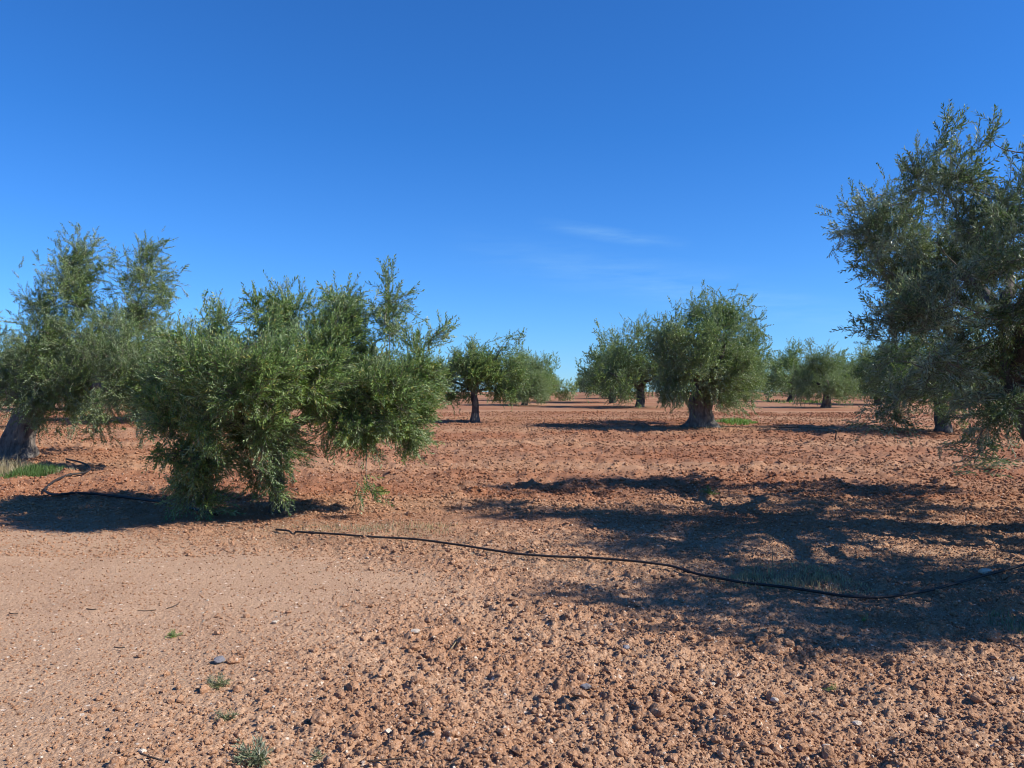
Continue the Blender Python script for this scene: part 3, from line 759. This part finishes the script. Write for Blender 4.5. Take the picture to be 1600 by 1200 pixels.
# big tree at the right edge, its trunk leaning in from outside the frame
Yt = 9.5; B = (7.25, Yt, float(base_z(7.25, Yt)))
root = empty('olive_tree', B); tag(root, 'biggest and nearest olive tree, dark sprays of long leaves filling the right edge', 'olive tree')
lob = px_lobes(B, Yt, [
    (1340, 298, 26, 12, 1.2, .35), (1350, 310, 24, 14, 1.2, .3), (1372, 312, 30, 14, 1.1, .35), (1356, 262, 7, 20, 1.2, .12), (1400, 290, 26, 24, 1.0, .4), (1408, 258, 10, 20, 1, .2), (1392, 222, 4, 8, 1.1, .08), (1452, 235, 22, 22, .6, .4), (1440, 280, 40, 32, .7, .6), (1490, 230, 24, 20, .4, .4), (1535, 222, 26, 18, 0, .5), (1500, 275, 42, 34, 0, .7), (1560, 272, 40, 32, -.3, .7), (1610, 290, 40, 45, 0, .8),
    (1462, 335, 30, 20, .4, .5), (1520, 340, 50, 38, .2, .8), (1590, 350, 50, 50, -.4, .8), (1475, 400, 36, 30, 0, .5), (1366, 418, 22, 5, .2, .15), (1372, 400, 6, 14, .2, .1), (1430, 435, 34, 28, 0, .5), (1540, 410, 60, 44, -.5, .9),
    (1345, 478, 18, 5, -.2, .12), (1362, 500, 26, 10, -.2, .2), (1400, 490, 34, 24, -.1, .5), (1395, 530, 40, 28, 0, .5), (1460, 490, 52, 38, -.5, .8), (1530, 490, 60, 44, 0, 1.1), (1600, 480, 55, 60, -.8, 1.0),
    (1400, 575, 34, 28, .2, .5), (1450, 570, 52, 40, -.6, .8), (1520, 570, 60, 45, .4, 1.0), (1590, 560, 50, 50, .8, 1.0), (1430, 620, 38, 26, -.2, .5), (1382, 648, 18, 13, 0, .2), (1480, 630, 46, 32, -.6, .6), (1545, 640, 48, 30, -.6, .7), (1440, 660, 14, 16, -.3, .25), (1495, 670, 44, 28, -.7, .4), (1560, 655, 52, 32, -.9, .5), (1590, 610, 50, 36, -1.0, .6), (1515, 705, 34, 14, -.8, .4), (1500, 728, 22, 9, -.8, .25), (1540, 720, 22, 8, -.9, .25), (1575, 690, 36, 20, -1, .4), (1455, 655, 24, 18, -.5, .3), (1410, 610, 28, 22, 0, .4)], 1.2, lambda px, py: .35 if py >= 700 else (.55 if py > 640 else (1.6 if px < 1385 else (.9 if py < 460 else 1))))
# the part of the crown beyond the frame, whose shade falls in front
for (a, b_, c, ra, rb, rc) in [(6.2, 5.4, 2.5, .9, .8, .7), (7.3, 5.6, 2.9, 1.0, .9, .8), (7.8, 6.4, 3.4, 1.1, 1.0, .8), (6.9, 6.6, 2.3, .9, .8, .7), (8.9, 6.8, 2.6, .9, .9, .8),
                               (7.4, 9.2, 4.2, 1.3, 1.3, .6), (9.2, 8.6, 3.8, .8, .9, .7), (8.8, 10.6, 3.2, .9, 1.1, 1.0), (7.6, 12.0, 3.6, 1.2, 1.0, .9), (8.9, 12.4, 2.6, 1.0, .9, .9), (6.4, 12.6, 3.4, 1.1, .8, .8), (7.6, 8.2, 1.6, .9, .9, .5), (10, 9.5, 2.4, .6, 1.2, .8), (7.9, 4.9, 2.2, .7, .5, .6), (9.0, 5.3, 2.4, .8, .6, .6), (4.7, 4.9, 2.3, .7, .6, .55), (5.3, 5.6, 3.1, .8, .7, .6), (5.9, 4.9, 2.6, .7, .5, .5), (5.8, 6.4, 2.9, .8, .8, .7), (6.6, 7.6, 3.9, .9, .8, .6), (5.4, 11.8, 4.0, .9, .7, .5), (6.6, 13.2, 3.6, .9, .7, .7)]:
    lob.append((a - B[0], b_ - B[1], c - B[2], ra, rb, rc))
tk = [(0, 0, 0), (-.4, 0, .4), (-.9, -.05, .8), (-1.2, -.05, 1.2), (-1.35, 0, 1.7)]
grow(root, lob, tk, [.36, .28, .23, .21, .18], 18500, 'near', 'leaf_grey', 'bark_dark', 47, 14, (.25, 0, .15), .14, 13)

# thick trunked tree right of the middle
X, Y, Z = gp(1096, 668); B = (X, Y, Z)
root = empty('olive_tree', B); tag(root, 'round crowned olive tree on a very thick short trunk, right of the middle', 'olive tree')
lob = px_lobes(B, Y, [
    (1100, 475, 13, 13), (1085, 490, 22, 20), (1130, 482, 24, 16), (1145, 497, 28, 22), (1172, 505, 14, 16), (1115, 505, 30, 24), (1062, 500, 16, 16), (1050, 520, 24, 24), (1080, 530, 38, 30, -1), (1130, 530, 42, 32, -1), (1165, 540, 26, 30), (1185, 520, 10, 14), (1186, 560, 12, 22),
    (1035, 545, 28, 28, .3), (1188, 585, 12, 20, 0), (1045, 560, 32, 30, -.5), (1095, 570, 45, 30, -1.4), (1145, 575, 42, 30, -1), (1080, 565, 40, 30, 1.5), (1130, 560, 40, 30, 1.5), (1050, 595, 28, 24, -.4), (1090, 600, 32, 20, -1.3), (1130, 605, 38, 20, -1), (1165, 595, 26, 26), (1140, 628, 22, 14, -.8), (1172, 622, 14, 12), (1035, 612, 18, 14), (1080, 612, 20, 12, -1), (1060, 618, 20, 12, -1.2), (1112, 622, 18, 12, -1.6), (1150, 615, 25, 14, 1.5), (1050, 615, 25, 14, 1.5)], 1.4)
tk = [(0, 0, 0), (.02, 0, .25), (0, .02, .5), (-.02, .03, .8), (.05, .05, 1.15)]
grow(root, lob, tk, [.5, .42, .37, .38, .28], 7800, 'mid', 'leaf', 'bark', 55, 8, (.3, 0, .15), .23, 13)

# forked tree left of the corridor
X, Y, Z = gp(742, 660); B = (X, Y, Z)
root = empty('olive_tree', B); tag(root, 'airy olive tree with a forked dark trunk, left side of the open corridor', 'olive tree')
lob = px_lobes(B, Y, [
    (740, 545, 10, 12), (745, 560, 22, 16), (790, 530, 9, 14), (784, 545, 18, 14), (812, 540, 7, 12), (805, 556, 14, 12), (718, 560, 10, 14), (712, 575, 22, 18), (700, 590, 16, 22), (735, 585, 28, 20), (770, 590, 22, 18), (795, 580, 22, 20), (810, 595, 12, 18), (725, 610, 24, 14), (780, 612, 26, 14),
    (742, 580, 34, 24), (765, 572, 26, 20, .5), (702, 622, 14, 12), (715, 635, 9, 8), (778, 638, 9, 16), (800, 610, 14, 12)], 1.3)
tk = [(0, 0, 0), (0, 0, .3), (.02, 0, .6), (-.03, 0, .9), (0, 0, 1.15)]
grow(root, lob, tk, [.17, .13, .12, .12, .11], 3600, 'mid', 'leaf_front', 'bark_dark', 61, 6, (.2, 0, .2), .17, 12)

# ------------------------------------------------------------------ the rows behind: seven growth forms, copied
def proto_tree(seed, lod, ntw, h=4.2, w=2.3, leaf='leaf', tr=.22, own=False):
    r = np.random.default_rng(seed); root = empty('olive_tree', (0, 0, 0)); lobes = []
    for k in range(8):
        a = k / 8 * 6.28 + r.uniform(-.4, .4); d = w * r.uniform(.5, .72)
        lobes.append((math.cos(a) * d, math.sin(a) * d, h * r.uniform(.28, .5), w * r.uniform(.36, .48), w * r.uniform(.36, .48), h * r.uniform(.18, .25)))
    for k in range(5):
        a = r.uniform(0, 6.28); d = w * r.uniform(.05, .55); t = r.uniform(.68, .86)
        lobes.append((math.cos(a) * d, math.sin(a) * d, h * t, w * r.uniform(.2, .36), w * r.uniform(.2, .36), h * (.98 - t) * r.uniform(.7, 1.1)))
    for k in range(4):
        a = r.uniform(0, 6.28); d = w * .78
        lobes.append((math.cos(a) * d, math.sin(a) * d, h * r.uniform(.16, .24), w * .25, w * .25, h * .1))
    lobes.append((0, 0, h * .55, w * .55, w * .55, h * .2))
    lx, ly = r.normal(0, .12, 2)
    grow(root, lobes, [(0, 0, 0), (lx * .3, ly * .3, .35), (lx, ly, .7), (lx * 1.5, ly * 1.2, h * .3)], [tr * 1.35, tr, tr * .9, tr * .75], ntw, lod, leaf, 'bark_dark' if seed % 2 else 'bark', seed, 6, (.3, 0, .15), .26, 13, branches=lod == 'mid', own_limbs=own, rough=.55, hole=2.2)
    return root
mids = [proto_tree(101, 'mid', 5200, 4.3, 2.5, 'leaf'), proto_tree(102, 'mid', 5200, 4.0, 2.3, 'leaf_front'), proto_tree(103, 'mid', 5000, 4.5, 2.2, 'leaf', .3)]
fars = [proto_tree(201, 'far', 1700, 4.3, 2.5, 'leaf'), proto_tree(202, 'far', 1600, 4.0, 2.4, 'leaf_front'), proto_tree(203, 'far', 1700, 4.4, 2.3, 'leaf'), proto_tree(204, 'far', 1600, 3.9, 2.5, 'leaf_front')]
used = set()
def place(src, x, y, rz, s, label, group, sink=.03):
    if src.name in used:
        o = src.copy(); COL.objects.link(o)
        for ch in src.children:
            c = ch.copy(); COL.objects.link(c); c.parent = o
    else:
        used.add(src.name); o = src
    o.location = (x, y, float(base_z(x, y)) - sink); o.rotation_euler = (0, 0, rz); o.scale = (s[0], s[0], s[1])
    tag(o, label, 'olive tree', group)

r = np.random.default_rng(77)
ORD = ['first', 'second', 'third', 'fourth', 'fifth', 'sixth', 'seventh', 'eighth', 'ninth', 'tenth']
turn = {True: 0, False: 0}
def put(px, Y, label, group, s=1.0, h=None, jit=True):
    x = (px - 800) / F * Y
    pool = mids if Y < 50 else fars; src = pool[turn[Y < 50] % len(pool)]; turn[Y < 50] += 1
    place(src, x, Y, r.uniform(0, 6.28), (s, h or s), label, group, .42 if jit is False else .12)
# named neighbours, read off the photograph
put(1000, 41, 'dense grey olive tree just behind the thick trunked tree, to its left', None, 1.12, 1.12, jit=False)
put(957, 50, 'narrow tall olive tree, third from the front on the right side of the corridor', None, .95, 1.2, jit=False)
put(820, 45, 'small olive tree behind the forked one, beside the left side of the corridor', None, .72, .72)
put(852, 54, 'low olive tree right of the small one, closing the near left corridor line', None, .8, .8)
put(1290, 41, 'olive tree with a straight dark trunk, middle of the far group at right', None, .74, .80)
put(1235, 52, 'olive tree with a leaning thin trunk left of the straight trunked one', None, .85, .93)
put(1475, 25, 'olive tree half hidden behind the big right edge tree', None, 1.0, .98)
put(1372, 46, 'olive tree showing its pale trunk foot left of the big right edge tree', None, .8, .95)
put(-60, 26, 'pale olive tree peeking in at the left border behind the old tree', None, 1.1, 1.15)
put(232, 30, 'olive tree behind the gap between the two left trees', None, .95, .9)
# corridor rows into the distance
for off, side, ys in ((-2.9, 'left', [56, 66, 77, 89, 102, 116, 132, 150, 170, 192]), (4.1, 'right', [61, 72, 84, 97, 111, 127, 145, 165, 188])):
    for i, Y in enumerate(ys):
        px = 880 + (off + r.normal(0, .25)) * F / Y
        if i < 4: put(px, Y, f'far olive tree, {ORD[i]} in the packed line on the {side} side', f'olive trees lining the {side} side of the corridor', .8 + r.uniform(-.06, .06), .95 + r.uniform(-.08, .05))
        else: put(px, Y, f'tiny olive tree at the far {side} end of the corridor', f'tiny olive trees at the far {side} end of the corridor', .8, .93)
# rows to the right
for k, off in enumerate((13.5, 23.5, 33.5, 43.5, 54.0, 65.0)):
    Y0 = 63 if k == 0 else 52 + 2 * k; i = 0; Y = Y0
    while Y < 125:
        px = 880 + (off + r.normal(0, .5)) * F / Y
        if 1060 < px < 1660: put(px, Y, 'distant olive tree in the low band of crowns under the sky at right', 'distant olive trees in the band at right', 1.2 + r.uniform(-.1, .2), 1.02 + r.uniform(-.15, .15)); i += 1
        Y += 8.5 + r.uniform(-1, 1)
# rows to the left, seen through the gaps
for k, off in enumerate((-13, -23, -33.5, -44, -55, -66)):
    Y = [42, 38, 46, 58, 66, 74][k]
    while Y < 130:
        px = 880 + (off + r.normal(0, .5)) * F / Y
        if -60 < px < 700: put(px, Y, 'distant olive tree glimpsed through and between the left trees', 'distant olive trees behind the left trees', 1.0 + r.uniform(-.08, .08), .9 + r.uniform(-.1, .08))
        Y += 11.5 + r.uniform(-1, 1)

# ------------------------------------------------------------------ light, sky, camera
EL, AZ = math.radians(38), math.radians(-12)
sv = Vector((math.cos(EL) * math.cos(AZ), math.cos(EL) * math.sin(AZ), math.sin(EL)))
ld = bpy.data.lights.new('sun', 'SUN'); ld.energy = 4.6; ld.angle = math.radians(.5); ld.color = (1, .945, .88)
lo = bpy.data.objects.new('sun', ld); COL.objects.link(lo); lo.rotation_euler = sv.to_track_quat('Z', 'Y').to_euler(); lo.location = (20, -4, 20)

w = bpy.data.worlds.new('World'); SC.world = w; w.use_nodes = True; nt = w.node_tree
sky = nt.nodes.new('ShaderNodeTexSky'); sky.sky_type = 'NISHITA'; sky.sun_disc = False
sky.sun_elevation = EL; sky.sun_rotation = math.atan2(sv.x, sv.y); sky.air_density = 1.0; sky.dust_density = 0; sky.ozone_density = 6.0; sky.altitude = 300
bg = nt.nodes['Background']; bg.inputs[1].default_value = .066
tc = nt.nodes.new('ShaderNodeTexCoord'); D = tc.outputs['Generated']
sz = nt.nodes.new('ShaderNodeSeparateXYZ'); nt.links.new(D, sz.inputs[0])
skc = mix(nt, 1.0, sky.outputs[0], mix(nt, mrange(nt, sz.outputs[2], 0, .3), (.60, 1.03, 1.62), (.36, .94, 1.55)), 'MULTIPLY')
# thin cirrus low over the grove
tc = nt.nodes.new('ShaderNodeTexCoord'); D = tc.outputs['Generated']
sp = nt.nodes.new('ShaderNodeSeparateXYZ'); nt.links.new(D, sp.inputs[0])
mp = nt.nodes.new('ShaderNodeMapping'); mp.inputs['Rotation'].default_value = (0, math.radians(10), 0); mp.inputs['Scale'].default_value = (9, 9, 70); nt.links.new(D, mp.inputs[0])
fib = mrange(nt, noise(nt, mp.outputs[0], 1.0, 7, .6), .35, .75, 0, 1)
def wisp(x0, x1, slope, z0, half, power):
    sl = math_n(nt, 'ADD', sp.outputs[2], math_n(nt, 'MULTIPLY', sp.outputs[0], slope))
    dd = math_n(nt, 'ABSOLUTE', math_n(nt, 'SUBTRACT', sl, z0)); m_ = mrange(nt, dd, 0, half, 1, 0)
    m_ = math_n(nt, 'MULTIPLY', m_, mrange(nt, sp.outputs[0], x0, x0 + (x1 - x0) * .4)); m_ = math_n(nt, 'MULTIPLY', m_, mrange(nt, sp.outputs[0], x1 - (x1 - x0) * .4, x1, 1, 0))
    return math_n(nt, 'MULTIPLY', math_n(nt, 'MULTIPLY', m_, fib), power)
f = math_n(nt, 'ADD', wisp(.02, .22, .17, .207, .011, .24), wisp(-.10, .36, .17, .162, .035, .16))
f = math_n(nt, 'ADD', f, wisp(.12, .48, .20, .158, .03, .16))
c = mix(nt, f, skc, (5, 8, 9.5))
nt.links.new(c, bg.inputs[0])

cd = bpy.data.cameras.new('camera'); cd.sensor_width = 36; cd.lens = F / 1600 * 36; cd.clip_end = 5000; cd.clip_start = .05
co = bpy.data.objects.new('camera', cd); COL.objects.link(co); co.location = (0, 0, EYE)
co.rotation_euler = (math.radians(90) + math.atan((HZ - 600) / F), 0, 0); SC.camera = co
SC.view_settings.view_transform = 'Standard'; SC.view_settings.look = 'None'; SC.view_settings.gamma = 1; SC.view_settings.use_curve_mapping = False
SC.view_settings.exposure = 0.72
SC.cycles.filter_width = 1.0; SC.cycles.max_bounces = 6; SC.cycles.transparent_max_bounces = 4
